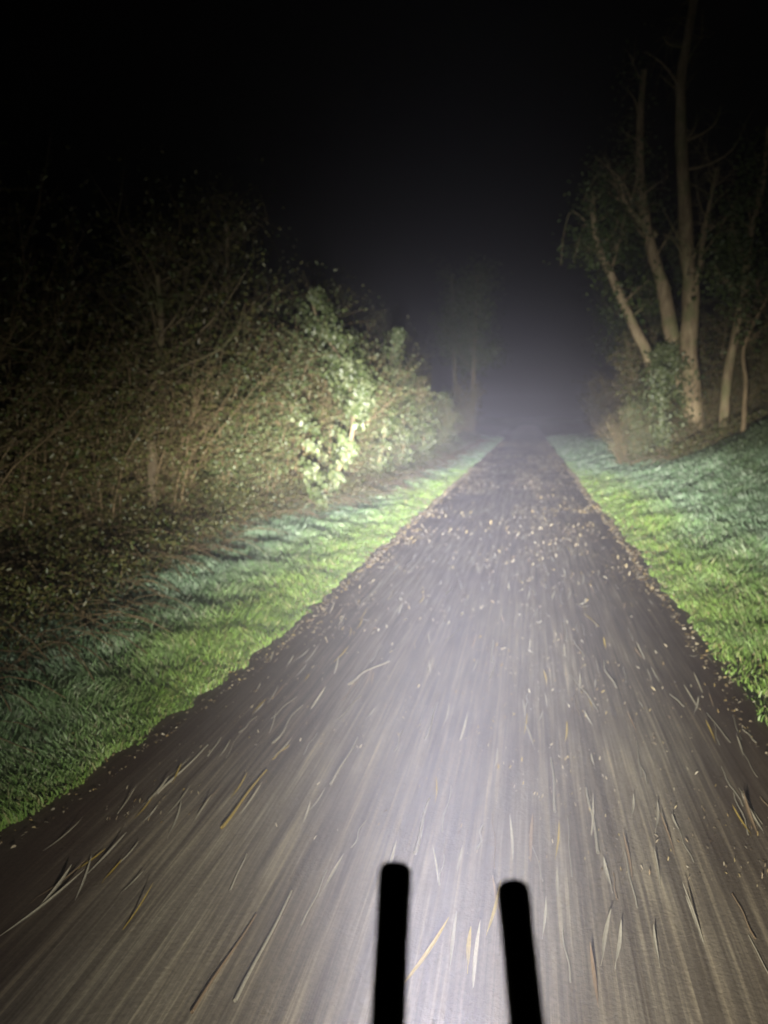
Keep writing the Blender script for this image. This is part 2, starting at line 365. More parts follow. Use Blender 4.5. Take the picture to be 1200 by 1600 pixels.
# ------------------------------------------------------------------ shrubs, ivy, trees
def shrub_parts(h, spread, nst, ntw, nlf, leafL, lean=(0, 0), leaf_low=.15):
    ns = nst; ang = rng.random(ns)*2*np.pi; r0 = rng.random(ns)*.35*spread; k = 7
    base = np.stack([np.cos(ang)*r0, np.sin(ang)*r0, -.1+0*ang], -1)
    hh = h*(.55+.45*rng.random(ns)); out = spread*(.3+.8*rng.random(ns))
    tt = np.linspace(0, 1, k)
    P = np.zeros((ns, k, 3)); a2 = ang+rng.normal(0, .5, ns)
    for j, q in enumerate(tt):
        P[:, j] = base+np.stack([np.cos(a2)*out*q**1.6+lean[0]*q, np.sin(a2)*out*q**1.6+lean[1]*q, hh*(q-.12*q*q*out/spread)], -1)+rng.normal(0, .035, (ns, 3))*q*h/2
    rad = (.010+.012*rng.random(ns))[:, None]*(1-.85*tt)
    out_s = [tubes(P, rad, 4)]
    si = rng.integers(0, ns, ntw); sj = rng.integers(0, k-1, ntw); u = rng.random((ntw, 1))
    st = P[si, sj]*(1-u)+P[si, sj+1]*u; d = rdir(ntw)*np.array([1, 1, .7])+np.array([0, 0, .35])
    ln = (.15+.45*rng.random(ntw))*h/2.6; kk = 4; Q = np.zeros((ntw, kk, 3))
    for j in range(kk):
        q = j/(kk-1); Q[:, j] = st+d*(ln*q)[:, None]+np.array([0, 0, -.12])*q*q*ln[:, None]+rng.normal(0, .015, (ntw, 3))*q
    out_s.append(tubes(Q, (.0028+.003*rng.random(ntw))[:, None]*(1-.7*np.linspace(0, 1, kk)), 3))
    sv = joinvf(out_s)
    sk = int(ntw*.3)
    li = rng.integers(0, ntw, nlf); lj = rng.random(nlf)*(kk-1); l0 = np.minimum(lj.astype(int), kk-2); fu = (lj-l0)[:, None]
    lp = Q[li, l0]*(1-fu)+Q[li, l0+1]*fu+rng.normal(0, .02, (nlf, 3))
    keep = (lp[:, 2] > leaf_low*h) | (rng.random(nlf) < .5); lp = lp[keep]; n = len(lp)
    N = unit(rdir(n)+np.array([0, 0, .7])); D = rdir(n); L = leafL*(.6+.8*rng.random(n))
    return sv, leaves(lp, N, D, L, L*.7)
def make_shrub(name, label, cat, group, leafm, **kw):
    t = thing(name, (0, 0, 0), label, cat, group)
    sv, lv = shrub_parts(**kw)
    link('stems', mesh('stems', *sv, M_TWIG, True), t); link('foliage', mesh('foliage', *lv, leafm), t)
    return t
G_H = 'shrubs of the left hedge'
protos = [make_shrub('hedge_shrub', 'x', 'shrub', G_H, M_HLEAF, h=2.7, spread=.85, nst=34, ntw=1500, nlf=16000, leafL=.036),
          make_shrub('hedge_shrub', 'x', 'shrub', G_H, M_DRYLEAF, h=2.5, spread=.95, nst=40, ntw=1900, nlf=13000, leafL=.034),
          make_shrub('hedge_shrub', 'x', 'shrub', G_H, M_HLEAF, h=2.9, spread=.7, nst=30, ntw=1700, nlf=15000, leafL=.038)]
protos.append(make_shrub('ivy_shrub', 'x', 'shrub', G_H, M_IVY, h=3.0, spread=.62, nst=26, ntw=1500, nlf=15000, leafL=.045))
used = set()
def gz(x, y): return float(ground(x, y))
side_desc = ['leafy', 'twiggy', 'tall bushy']
hs = []
yv = [2.6, 3.9, 5.2, 6.6, 8.0, 9.3, 10.9, 12.4, 14.0, 15.8, 17.8, 20.0, 22.6, 26.0, 30.0, 35.0]
ords = ['nearest the camera', 'second from the camera', 'third from the camera', 'fourth from the camera', 'fifth from the camera', 'just before the ivy-hung arching trunk', 'beneath the ivy-hung arching trunk', 'just past the ivy-hung arching trunk', 'between the two slim ivy columns', 'just past the second ivy column', 'before the low far ivy stump', 'beside the low far ivy stump', 'where the left verge narrows', 'fading in the haze, fourth from the far end', 'fading in the haze, second from the far end', 'farthest along the left verge']
for n_, Y in enumerate(yv):
    k = n_ % 3; x = float(hedge_x(Y))-.75-.15*random.random(); s = .92+.2*random.random()
    lab = f'{side_desc[k]} left hedge shrub, front row, {ords[n_]}'
    loc = (x, Y, gz(x, Y))
    s *= float(np.interp(Y, [0, 6, 10, 16, 26, 36], [.8, .85, 1.0, .95, .68, .62])); sc = (s, s, s)
    if k not in used:
        used.add(k); o = protos[k]; o.location = loc; o.scale = sc; o['label'] = lab; o.rotation_euler.z = random.random()*6
    else: dup(protos[k], loc, random.random()*6.28, sc, lab, G_H)
for n_, (Y, h_, off) in enumerate([(8.7, .78, .35), (9.6, .95, .5), (11.6, .98, .45), (12.9, .9, .4), (15.2, .92, .4), (18.0, .85, .4), (21.0, .78, .35), (24.0, .68, .3)]):
    x = float(hedge_x(Y))-off; loc = (x, Y, gz(x, Y))
    lab = 'ivy-covered shrub in the left hedge, ' + ['nearest of these, before the arching trunk', 'just before the arching trunk', 'just past the arching trunk', 'before the leaning ivy column', 'between the two ivy columns', 'past the slim upright ivy column', 'second from the hazy end', 'at the hazy end'][n_]
    if n_ == 0: o = protos[3]; o.location = loc; o.scale = (h_,)*3; o['label'] = lab
    else: dup(protos[3], loc, n_*1.7, (h_,)*3, lab, G_H)
# second row behind
for n_, Y in enumerate([4.5, 7.2, 9.9, 12.8, 16.2, 20.5]):
    x = float(hedge_x(Y))-2.0; s = .95+.2*random.random()
    where = ['nearest the camera', 'second in its row', 'third in its row', 'behind the ivy-hung arching trunk', 'behind the slim ivy columns', 'farthest in its row'][n_]
    dup(protos[(n_+1) % 3], (x, Y, gz(x, Y)), random.random()*6, (s, s, s*1.05), f'dim tall shrub behind the left hedge, {where}', 'shrubs behind the left hedge')

def undergrowth(name, label, xf, ylo, yhi, n, hmax, leafL, m, twigs):
    y = ylo+rng.random(n)**1.4*(yhi-ylo); x = xf(y, rng.random(n)); hh = hmax*(.25+1.1*vnoise(x, y, .6, 61))
    z = ground(x, y)+rng.random(n)**.8*hh; P = np.stack([x, y, z], -1); L = leafL*(.5+.9*rng.random(n))
    lv = leaves(P, unit(rdir(n)+np.array([0, -.1, .6])), rdir(n), L, L*.55)
    me = mesh(name, *lv, m); o = link(name, me)
    m_ = twigs; y = ylo+rng.random(m_)**1.3*(yhi-ylo); x = xf(y, rng.random(m_)); b = np.stack([x, y, ground(x, y)], -1)
    d = rdir(m_)*np.array([1, 1, .2])+np.array([0, 0, .7]); ln = (hmax*(.6+1.6*rng.random(m_)))[:, None]; C = np.zeros((m_, 6, 3))
    for a in range(6):
        q = a/5; C[:, a] = b+d*ln*q-np.array([0, 0, .75])*ln*q*q
    v2, f2 = tubes(C, .003*np.ones((m_, 6)), 3); me2 = mesh(name, *joinvf([lv, (v2, f2)]), m); me2.materials.append(M_TWIG)
    mi = np.zeros(len(me2.polygons), np.int32); mi[len(lv[1]):] = 1; me2.polygons.foreach_set('material_index', mi); o.data = me2
    tag(o, label, 'undergrowth', kind='stuff')
undergrowth('undergrowth', 'brown and olive bramble undergrowth along the foot of the left hedge', lambda y, u: hedge_x(y)+.28*(1-u*6), 1.5, 40, 110000, .45, .028, M_HLEAF, 9000)
undergrowth('undergrowth', 'brown undergrowth round the feet of the right-hand trees', lambda y, u: 2.6+.06*(y-14)+2.9*u, 15.6, 34, 40000, .45, .05, M_DRYLEAF, 2500)

def ivy_cloud(path, rads, dens, leafL, seed=0):
    P = spline(path, 40); rr = np.interp(np.linspace(0, 1, 40), np.linspace(0, 1, len(rads)), rads)
    seg = rng.integers(0, 39, dens); u = rng.random((dens, 1)); c = P[seg]*(1-u)+P[seg+1]*u
    d = rdir(dens)*np.array([1, 1, .6]); r = rr[seg]*(.45+.6*rng.random(dens))
    lump = .2+1.6*vnoise(c[:, 2]+d[:, 0]*.4, d[:, 1]*.6+c[:, 1], .2, 40+seed)
    p = c+d*(r*lump)[:, None]
    keep = vnoise(p[:, 0]*1.3+p[:, 2], p[:, 1]+p[:, 2]*1.7, .2, 50+seed) > .42
    p, d = p[keep], d[keep]; n = len(p)
    N = unit(d*1.0+rng.normal(0, .35, (n, 3))+np.array([0, -.15, .3])); D = rng.normal(0, .5, (n, 3))+np.array([0, 0, -1.])
    L = leafL*(.6+.7*rng.random(n))
    return leaves(p, N, D, L, L*.9)
def ivy_tree(px, Y, base, top_r, label, rads, dens, leafL=.062, trunk_r=.045, extra=()):
    pts = [base]+[tuple(at(a, b, Y+dy)) for a, b, dy in px]
    B = np.array(base); rel = [tuple(np.array(p)-B) for p in pts]
    t = thing('ivy_clad_tree', base, label, 'tree', 'ivy-clad trunks in the left hedge')
    Q = spline(rel, 24); v = tubes(Q[None], np.linspace(trunk_r, trunk_r*.3, 24)[None], 8, .25)
    link('trunk', mesh('trunk', *v, M_DBARK, True), t)
    lv = [ivy_cloud(rel, rads, dens, leafL, int(Y))]
    for e, er_, dn in extra:
        lv.append(ivy_cloud([tuple(np.array(at(a, b, Y+dy))-B) for a, b, dy in e], er_, dn, leafL, int(Y)+1))
    link('ivy', mesh('ivy', *joinvf(lv), M_IVY), t)
    return t
def gp(x, Y): return (x, Y, gz(x, Y)-.05)
ivy_tree([(545, 700, 0), (550, 620, .1), (530, 560, .1), (500, 510, .1), (482, 452, .1)], 10.4, gp(-2.95, 10.4), 0,
         'arching trunk thickly hung with ivy, tallest peak of the left hedge', [.1, .16, .24, .34, .34, .12], 5200,
         extra=[([(520, 560, .2), (565, 590, .1), (560, 640, 0)], [.2, .22, .12], 1500),
                ([(505, 800, -.6), (490, 730, -.6), (470, 660, -.5), (440, 615, -.4)], [.1, .2, .26, .2], 1600)])
ivy_tree([(600, 680, 0), (590, 610, 0), (565, 560, 0), (545, 520, 0)], 14.0, gp(-2.85, 14.0), 0,
         'ivy column leaning left just beyond the tall arching ivy trunk', [.15, .32, .34, .3, .12], 4500)
ivy_tree([(632, 680, 0), (625, 620, 0), (612, 560, 0), (622, 515, 0)], 16.5, gp(-2.8, 16.5), 0,
         'slim upright ivy column, narrowest-topped of the left hedge', [.15, .34, .38, .32, .12], 5200)
ivy_tree([(662, 690, 0), (655, 640, 0), (640, 590, 0)], 19.5, gp(-2.75, 19.5), 0,
         'short ivy-covered stump tree before the hedge fades into haze', [.15, .4, .45, .16], 3800)
ivy_tree([(695, 690, 0), (690, 655, 0), (690, 615, 0)], 26, gp(-2.75, 26), 0,
         'farthest ivy-hung trunk, pale leaves against the haze over the left verge', [.15, .5, .6, .25], 3200, .07)

def branchy(stems, nbr, brl, k=24, sides=9, gen2=2.5, up=.5, rough=.18):
    """stems: list of (points, r0, r1). returns list of (v,f) per stem with branchlets, and twig ends"""
    ends = []; res = []
    for pts, r0, r1 in stems:
        Q = spline(pts, k); rad = np.linspace(r0, r1, k)
        L = [tubes(Q[None], rad[None], sides, rough)]
        n = nbr; j = rng.integers(int(k*.45), k-1, n); d = rdir(n)*np.array([1, 1, .5])+np.array([0, 0, up]); ln = brl*(.35+.65*rng.random(n))*(1.25-j/k)
        kk = 7; B = np.zeros((n, kk, 3))
        wob = rng.normal(0, .12, (n, 3))
        for a in range(kk):
            q = a/(kk-1); B[:, a] = Q[j]+d*(ln*q)[:, None]+(wob*ln[:, None])*np.sin(q*3)+np.array([0, 0, .25])*(ln*q*q)[:, None]
        rb = np.minimum(rad[j]*.4, .03)[:, None]*(1-.85*np.linspace(0, 1, kk)); L.append(tubes(B, rb, 5))
        m = int(n*gen2*4); bi = rng.integers(0, n, m); bj = rng.integers(2, kk, m); d2 = rdir(m)+np.array([0, 0, .1]); l2 = brl*.35*(.3+.7*rng.random(m))
        C = np.zeros((m, 4, 3))
        for a in range(4):
            q = a/3; C[:, a] = B[bi, bj]+d2*(l2*q)[:, None]+rng.normal(0, .02, (m, 3))*q-np.array([0, 0, .25])*(l2*q*q)[:, None]
        L.append(tubes(C, .0055*(1-.7*np.linspace(0, 1, 4))[None]*np.ones((m, 1)), 3))
        ends.append(C[:, 1:].reshape(-1, 3)); res.append(joinvf(L))
    return res, ends
def crown(ends, n, leafL, spread=.12):
    E_ = np.concatenate(ends); p = E_[rng.integers(0, len(E_), n)]+rng.normal(0, spread, (n, 3))
    L = leafL*(.6+.8*rng.random(n)); return leaves(p, unit(rdir(n)+np.array([0, 0, .5])), rdir(n), L, L*.6)

# large many-stemmed tree on the right bank
TY = 17.5
bx, by = at(1085, 705, TY).x, TY
TB = np.array([bx, by, gz(bx, by)-.1])
def rel(pts, dY=0): return [tuple(np.array(at(a, b, TY+dy+dY))-TB) for a, b, dy in pts]
t = thing('tree', tuple(TB), 'tall pale-barked tree with several upswept stems on the right bank', 'tree')
stems = [([(0, 0, 0)]+rel([(1082, 640, 0), (1076, 540, 0), (1080, 470, 0), (1073, 380, .1), (1066, 250, .2), (1064, 130, .2), (1078, 40, .2), (1092, -40, .2)]), .235, .06),
         (rel([(1084, 655, .0), (1066, 590, .1), (1048, 520, .2), (1036, 450, .3), (1016, 380, .4), (1002, 300, .5), (1000, 200, .6), (1006, 110, .6)]), .19, .06),
         (rel([(1024, 370, .6), (1000, 345, .5), (978, 320, .4), (968, 280, .3)]), .10, .05),
         (rel([(1080, 480, 0), (1093, 420, -.1), (1103, 350, -.2), (1120, 262, -.3)]), .085, .025)]
res, ends = branchy(stems, 15, 1.7, rough=.32)
for v in res: link('stem', mesh('stem', *v, M_BARK, True), t)
ev = crown(ends[1:3], 1200, .07); link('crown', mesh('crown', *ev, M_DARKLEAF), t)
iv = ivy_cloud(rel([(1050, 700, -.3), (1035, 640, -.3), (1040, 580, -.1), (1046, 540, .1)]), [.5, .65, .5, .2], 5500, .07, 3)
link('ivy', mesh('ivy', *iv, M_IVY), t)
# leaning tree left of it
def lean_tree(pts, dY, label, r0, r1, crown_n, nbr=9, brl=1.3, hang=None, mat=M_BARK, leafm=M_DARKLEAF, name='tree', cs=.2):
    p0 = at(pts[0][0], pts[0][1], TY+dY); b = np.array([p0.x, TY+dY, gz(p0.x, TY+dY)-.1])
    P = [(0, 0, 0)]+[tuple(np.array(at(a, c, TY+dY+dy))-b) for a, c, dy in pts[1:]]
    tt = thing(name, tuple(b), label, 'tree')
    res, ends = branchy([(P, r0, r1)], nbr, brl)
    tr = link('trunk', mesh('trunk', *res[0], mat, True), tt)
    if hang is not None:
        Bs = np.array([[np.array(at(a, c, TY+dY+q))-b for a, c, q in hh] for hh in hang]); tv = [tubes(np.array([spline(x, 10)]), np.linspace(.02, .008, 10)[None], 5) for x in Bs]
        link('branches', mesh('branches', *joinvf(tv), mat, True), tt)
    if crown_n: link('crown', mesh('crown', *crown(ends, crown_n, .085, .2), leafm), tt)
    return tt
lean_tree([(1040, 690, 0), (1020, 580, .0), (990, 510, -.1), (955, 430, -.2), (932, 375, -.3), (925, 300, -.3)], .5,
          'slender tree leaning left towards the path with drooping twigs', .15, .05, 1800, 14, 1.7,
          hang=[[(935, 380, 0), (915, 350, -.2), (905, 375, -.3), (896, 410, -.3)], [(928, 360, 0), (895, 330, -.3), (882, 360, -.4), (876, 415, -.4)], [(925, 340, 0), (912, 320, -.1), (918, 300, -.2), (935, 270, -.2)]])
lean_tree([(1130, 690, 0), (1135, 600, 0), (1150, 520, 0), (1162, 450, .0), (1172, 370, .1), (1192, 290, .1), (1200, 200, 0)], -1.0,
          'thin dim tree leaning right at the right edge of the picture', .11, .035, 2500, 12, 1.3)
lean_tree([(1160, 690, 0), (1165, 600, 0), (1163, 540, 0), (1205, 455, .0), (1240, 400, .1)], -2.2,
          'twiggy sapling bending right over the right-hand bank', .05, .015, 500, 16, .8, mat=M_TWIG)

# shrubs on the right bank
G_R = 'shrubs round the right-hand trees'
RS = [(1000, 17.4, 'pale ivy-leaved shrub at the foot of the slender leaning tree', .6, 3, M_IVY),
      (1040, 18.2, 'brown leafy shrub directly left of the pale tall trunk', .7, 1, M_DRYLEAF),
      (1065, 16.9, 'low brownish bramble right at the foot of the pale tall trunk', .40, 1, None),
      (1125, 17.6, 'brown twiggy shrub just right of the pale tall trunk', .75, 1, None),
      (1170, 18.5, 'dim shrub behind the thin tree at the picture\'s right edge', 1.0, 0, None),
      (1230, 16.0, 'dim shrub rising behind the grassy mound at far right', .95, 2, None),
      (1100, 20.5, 'dark green shrub seen between the pale stems', 1.5, 0, None),
      (1010, 20.5, 'dark green shrub behind the slender leaning tree', 1.25, 2, None),
      (1180, 22.0, 'tall dark shrub behind all the right-hand trees', 1.8, 2, None),
      (985, 18.0, 'narrow tan-leaved bush nearest the haze on the right bank', .68, 1, None)]
for px, Y, lab, s, k, _ in RS:
    x = at(px, 700, Y).x; dup(protos[k], (x, Y, gz(x, Y)-.25*s), random.random()*6, (s*.9, s*.9, s*1.08), lab, G_R)

# dim bare trees behind the left hedge
def bare_tree(x, Y, h, label, leanx, seed, mat=M_DBARK, r=.10, cn=2200):
    b = np.array([x, Y, gz(x, Y)-.1]); P = [(0, 0, 0), (leanx*.2, .05, h*.25), (leanx*.45, -.1, h*.5), (leanx*.8, .1, h*.75), (leanx, 0, h)]
    tt = thing('tree', tuple(b), label, 'tree', 'trees behind the left hedge')
    res, ends = branchy([(P, r, .03)], 26, 2.0)
    link('trunk', mesh('trunk', *res[0], mat, True), tt); link('crown', mesh('crown', *crown(ends, cn, .05, .22), M_HLEAF), tt)
bare_tree(-4.0, 7.6, 2.7, 'dim yellowish trunk standing in the left hedge, nearest the camera', .2, 1, M_DBARK, .07, 1200)
bare_tree(-4.3, 9.0, 3.1, 'brown twiggy tree directly left of the ivy-hung arching trunk', -.3, 2, M_DBARK, .08)
bare_tree(-4.9, 11.5, 3.9, 'dim tree crown rising just above the ivy peak', .3, 3)
bare_tree(-4.6, 15.5, 3.4, 'thin dim tree behind the slim ivy columns', .2, 4)
bare_tree(-4.2, 21.0, 3.6, 'faint tree where the left hedge meets the haze', -.2, 5)
bare_tree(-5.6, 5.2, 3.2, 'almost black tree at the left edge of the picture', .4, 6)
# trees seen faintly in the haze ahead
def far_tree(x, Y, h, label, lx_):
    b = np.array([x, Y, gz(x, Y)-.1]); P = [(0, 0, 0), (lx_*.3, 0, h*.3), (lx_*.6, 0, h*.6), (lx_, 0, h)]
    tt = thing('tree', tuple(b), label, 'tree', 'faint trees in the haze ahead')
    res, ends = branchy([(P, .2, .05)], 26, 3.0)
    link('trunk', mesh('trunk', *res[0], M_DBARK, True), tt); link('crown', mesh('crown', *crown(ends, 6000, .13, .3), M_DARKLEAF), tt)
far_tree(-3.2, 44, 9, 'faint upright trunk in the haze over the end of the left verge', .2)
far_tree(-4.6, 50, 10, 'faintest tree in the haze left of the vanishing path', -.4)
far_tree(4.6, 30, 8, 'dark tree in the haze right of the vanishing path, left of the right-hand group', -.7)
far_tree(5.4, 44, 10, 'farthest dark tree in the haze right of the path', -.5)
for n_, (x, Y, s) in enumerate([(3.9, 27, 1.0), (4.2, 36, 1.3), (-3.4, 42, 1.2), (4.4, 50, 1.5)]):
    lab = ['hazy bush beyond the right-hand trees, nearest of those beside the path', 'hazy bush farther along the right verge', 'hazy bush at the far end of the left verge', 'farthest hazy bush on the right of the path'][n_]
    dup(protos[n_ % 3], (x, Y, gz(x, Y)), n_*1.3, (s, s, s), lab, 'hazy bushes far along the path')

# ------------------------------------------------------------------ fallen leaves and stalks on the path
def leaf_mesh(name, L, W, curl, bend, mat, seg=6):
    V = []; 
    for j in range(seg+1):
        q = j/seg; wv = W*.5*math.sin(math.pi*min(max(q*.93+.05, 0), 1))**.75
        x = bend*math.sin(q*math.pi); y = (q-.5)*L; z = .002+curl*(2*q-1)**2
        V += [(x-wv, y, z+wv*.35), (x, y, z), (x+wv, y, z+wv*.35)]
    F = []
    for j in range(seg):
        a = j*3; F += [(a, a+1, a+4, a+3), (a+1, a+2, a+5, a+4)]
    n = len(V); V += [(0.0006, -L*.5-L*.18, .004), (-.0006, -L*.5-L*.18, .004)]; F.append((n, 1, 0, n+1))
    return mesh(name, V, F, mat)
def flatmat(name, c0, c1, rough=.4):
    m, N, L, b = newmat(name); oi = N.new('ShaderNodeObjectInfo'); r = ramp(N, [(0, c0), (1, c1)]); L.new(oi.outputs['Random'], r.inputs['Fac'])
    n = noise(N, L, 120); c = mix(N, L, n.outputs['Fac'], r.outputs['Color'], tuple(.6*v for v in c0)); L.new(c, b.inputs['Base Color']); b.inputs['Roughness'].default_value = rough
    return m
M_PALE = flatmat('pale_leaf', (.45, .41, .30), (.68, .64, .5)); M_YEL = flatmat('yellow_leaf', (.5, .36, .08), (.62, .48, .16)); M_BRN = flatmat('brown_leaf', (.30, .21, .12), (.44, .34, .22))
kinds = [('pale', M_PALE), ('yellow', M_YEL), ('brown', M_BRN)]
LM = {}
for kn, m in kinds:
    LM[kn] = [leaf_mesh('fallen_leaf', *p, m) for p in ((.13, .009, .006, .003), (.10, .010, .006, -.002), (.15, .008, .006, .004), (.055, .015, .008, .003), (.045, .019, .008, 0))]
pz = lambda x, y: .006+.012*(1-((x+.2)/1.3)**2) if abs(x+.2) < 1.3 else .004
def zone(x, y):
    d = 'close ahead of bars' if y < 3.2 else 'some way ahead' if y < 6 else 'far ahead'
    s = 'path left edge' if x < -.95 else 'left half of path' if x < -.2 else 'right half of path' if x < .6 else 'path right edge'
    return d, s
leafs = []
for n_ in range(300):
    while True:
        Y = 1.75+(random.random()**1.5)*10.5; side = random.random()
        x = random.uniform(-1.45, 1.05) if side < .5 else random.gauss(.12, .22) if side < .68 else (random.choice((-1.35+abs(random.gauss(0, .22)), .98-abs(random.gauss(0, .3)))))
        if -1.45 < x < 1.05 and x > -Y*.83: break
    kn = random.choices(['pale', 'yellow', 'brown'], [.72, .14, .14])[0]
    long_ = Y < 4.2 or random.random() < .65; me = LM[kn][random.randint(0, 2) if long_ else random.randint(3, 4)]
    o = link('fallen_leaf', me); s = random.uniform(.7, 1.25)
    rz = random.gauss(0, .13) if long_ else random.random()*6.28  # long leaves lined up and stretched along the path to imitate motion smear
    o.location = (x, Y, pz(x, Y)); tl = random.uniform(.05, .22); o.location.z += .05*tl; o.rotation_euler = (tl, random.gauss(0, .15), rz); o.scale = (s*.9, s*(random.uniform(.9, 1.9) if long_ else .9), s)
    leafs.append((Y, o, f'{"narrow" if long_ else "small broad"} {kn}', zone(x, Y)))
ORD = ['nearest', 'second', 'third', 'fourth', 'fifth', 'sixth', 'seventh', 'eighth', 'ninth', 'tenth', 'eleventh', 'twelfth', 'thirteenth', 'fourteenth', 'fifteenth'] + ['%dth' % q for q in range(16, 60)]
cells = {}
for Y, o, kd, (d, sd) in sorted(leafs, key=lambda q: q[0]):
    q = cells.setdefault((kd, d, sd), []); q.append(o)
    tag(o, f'{kd} fallen leaf {d}, {sd}, {ORD[len(q)-1]} one', 'leaf', 'fallen leaves on the path')
# stalks added along the path to imitate long motion streaks
def px_g(x, y):
    d = ray(x, y); k = CAM_H/-d.z; return d.x*k, d.y*k
def stalk(a, b, r, mat, label, kink=.006):
    r *= 1.45
    (x0, y0), (x1, y1) = px_g(*a), px_g(*b); L = math.hypot(x1-x0, y1-y0); k = 8; P = []
    L2 = min(L, .42); q0 = .5*(1-L2/L); dx, dy = (x1-x0), (y1-y0)
    for j in range(k):
        q = q0+(L2/L)*j/(k-1); w_ = kink*.5*math.sin(j*.9+x0*9)
        P.append((x0+dx*q-dy/L*w_, y0+dy*q+dx/L*w_, pz(x0+dx*q, 0)+r*1.1))
    c = np.array(P).mean(0); v = tubes((np.array(P)-c)[None], np.array([[r*(1-.5*j/k) for j in range(k)]]), 6)
    o = link('streak_stalk', mesh('streak_stalk', *v, mat, True), loc=tuple(c)); tag(o, label, 'stalk', 'stalks added as motion streaks on the path')
stalk((325, 1330), (430, 1192), .0042, M_YEL, 'long yellow streak stalk lying by itself left of the left bar')
stalk((505, 1255), (568, 1145), .0036, M_PALE, 'pale streak stalk lying midway between the yellow stalk and the bars')
stalk((648, 1345), (670, 1258), .0045, M_PALE, 'short pale streak stalk just above the tip of the left bar')
stalk((870, 1308), (860, 1172), .0036, M_PALE, 'straight pale streak stalk above and right of the right bar')
stalk((942, 1382), (912, 1215), .0040, M_PALE, 'long pale streak stalk on the right, longest one right of the right bar')
stalk((360, 1595), (462, 1392), .0036, M_PALE, 'greyish streak stalk at the bottom left of the picture', .004)
stalk((300, 1595), (400, 1440), .003, M_BRN, 'dim brownish streak stalk at the bottom left, left of the greyish one', .004)
stalk((240, 1252), (330, 1165), .003, M_PALE, 'thin pale streak stalk close to the left edge of the path')
stalk((400, 1200), (490, 1085), .0034, M_PALE, 'crooked pale streak stalk above the long yellow stalk', .02)
stalk((660, 1180), (688, 1092), .0036, M_PALE, 'pale streak stalk in the middle of the path above the left bar')
stalk((765, 1130), (772, 955), .0042, M_PALE, 'bright pale streak stalk lying straight ahead between the two bars')
stalk((888, 1030), (880, 960), .004, M_PALE, 'small pale streak stalk ahead on the right half of the path')
stalk((540, 1075), (605, 1038), .0036, M_PALE, 'bent pale streak stalk ahead on the left half of the path', .03)
stalk((962, 1085), (940, 1035), .004, M_PALE, 'short bent streak stalk ahead near the right edge of the path', .02)
def rand_stalks():
    cel = {}; L = []
    for _ in range(90):
        Y = 1.7+random.random()**1.2*5.5; x = random.uniform(-1.3, 1.0)
        if x < -Y*.8: continue
        a = random.gauss(0, .1); ln = random.uniform(.12, .34); r_ = random.uniform(.0016, .0032); k = 7; P = []
        kk = random.uniform(.001, .005); ph = random.random()*6
        for j in range(k):
            q = (j/(k-1)-.5)*ln; wv = kk*math.sin(j*1.3+ph); P.append((math.sin(a)*q+wv, math.cos(a)*q, 0))
        v = tubes(np.array(P)[None], np.array([[r_*(1-.4*j/k) for j in range(k)]]), 5)
        kn, m_ = random.choices(kinds, [.8, .1, .1])[0]
        o = link('streak_stalk', mesh('streak_stalk', *v, m_, True), loc=(x, Y, pz(x, Y)+r_)); L.append((Y, o, kn, zone(x, Y)))
    for Y, o, kn, (d, sd) in sorted(L, key=lambda q: q[0]):
        q = cel.setdefault((kn, d, sd), []); q.append(o)
        tag(o, f'thin {kn} loose streak stalk {d}, {sd}, {ORD[len(q)-1]} one', 'stalk', 'stalks added as motion streaks on the path')
rand_stalks()
# fine litter nobody could count
n = 26000; y = 2.2+rng.random(n)**1.2*40; c = rng.random(n)
x = np.where(c < .5, rng.uniform(-1.45, 1.05, n), np.where(c < .65, rng.normal(.12, .25, n), np.where(c < .82, -1.4+np.abs(rng.normal(0, .2, n)), 1.02-np.abs(rng.normal(0, .28, n)))))
k_ = (x > -1.5) & (x < 1.1) & (rng.random(n) < 2.2*np.clip(vnoise(x*1.6, y, .8, 71)*.6+vnoise(x*1.5, y, .3, 72)*.4-.32, .02, 1)); x, y = x[k_], y[k_]; n = len(x)
P = np.stack([x, y, .010+.012*(1-((x+.2)/1.3)**2)], -1); D = np.stack([rng.normal(0, .28, n), np.ones(n), rng.normal(0, .12, n)], -1)
L_ = (.006+.03*rng.random(n)**2)*np.clip(y/5, .5, 1.9)
lv = leaves(P, unit(np.stack([rng.normal(0, .25, n), rng.normal(0, .3, n)-.3, np.ones(n)], -1)), D, L_*1.3, L_*.24)
M_LIT = leafmat('litter', [(.3, .22, .12), (.62, .54, .38), (.2, .13, .07), (.55, .42, .16), (.7, .64, .5)], .5)
tag(link('leaf_litter', mesh('leaf_litter', *lv, M_LIT)), 'fine scattered leaf litter and seeds over the grey-brown path', 'leaf litter', kind='stuff')
# litter in verges
n = 9000; sd = rng.random(n) < .5; y = 2+rng.random(n)*18; x = np.where(sd, edge_l(y)+.12-rng.random(n)**2.4*1.5, edge_r(y)-.12+rng.random(n)**2.4*1.8)
P = np.stack([x, y, ground(x, y)+.02+.04*rng.random(n)*sstep(0, .2, np.maximum(edge_l(y)-x, x-edge_r(y)))], -1)
L_ = (.010+.02*rng.random(n))*np.clip(y/5, .6, 1.4)
lv = leaves(P, unit(rdir(n)*.5+np.array([0, 0, 1])), rdir(n), L_, L_*.6)
tag(link('leaf_litter', mesh('leaf_litter', *lv, M_LIT)), 'brown and yellow leaf litter caught in the grass on both verges', 'leaf litter', kind='stuff')

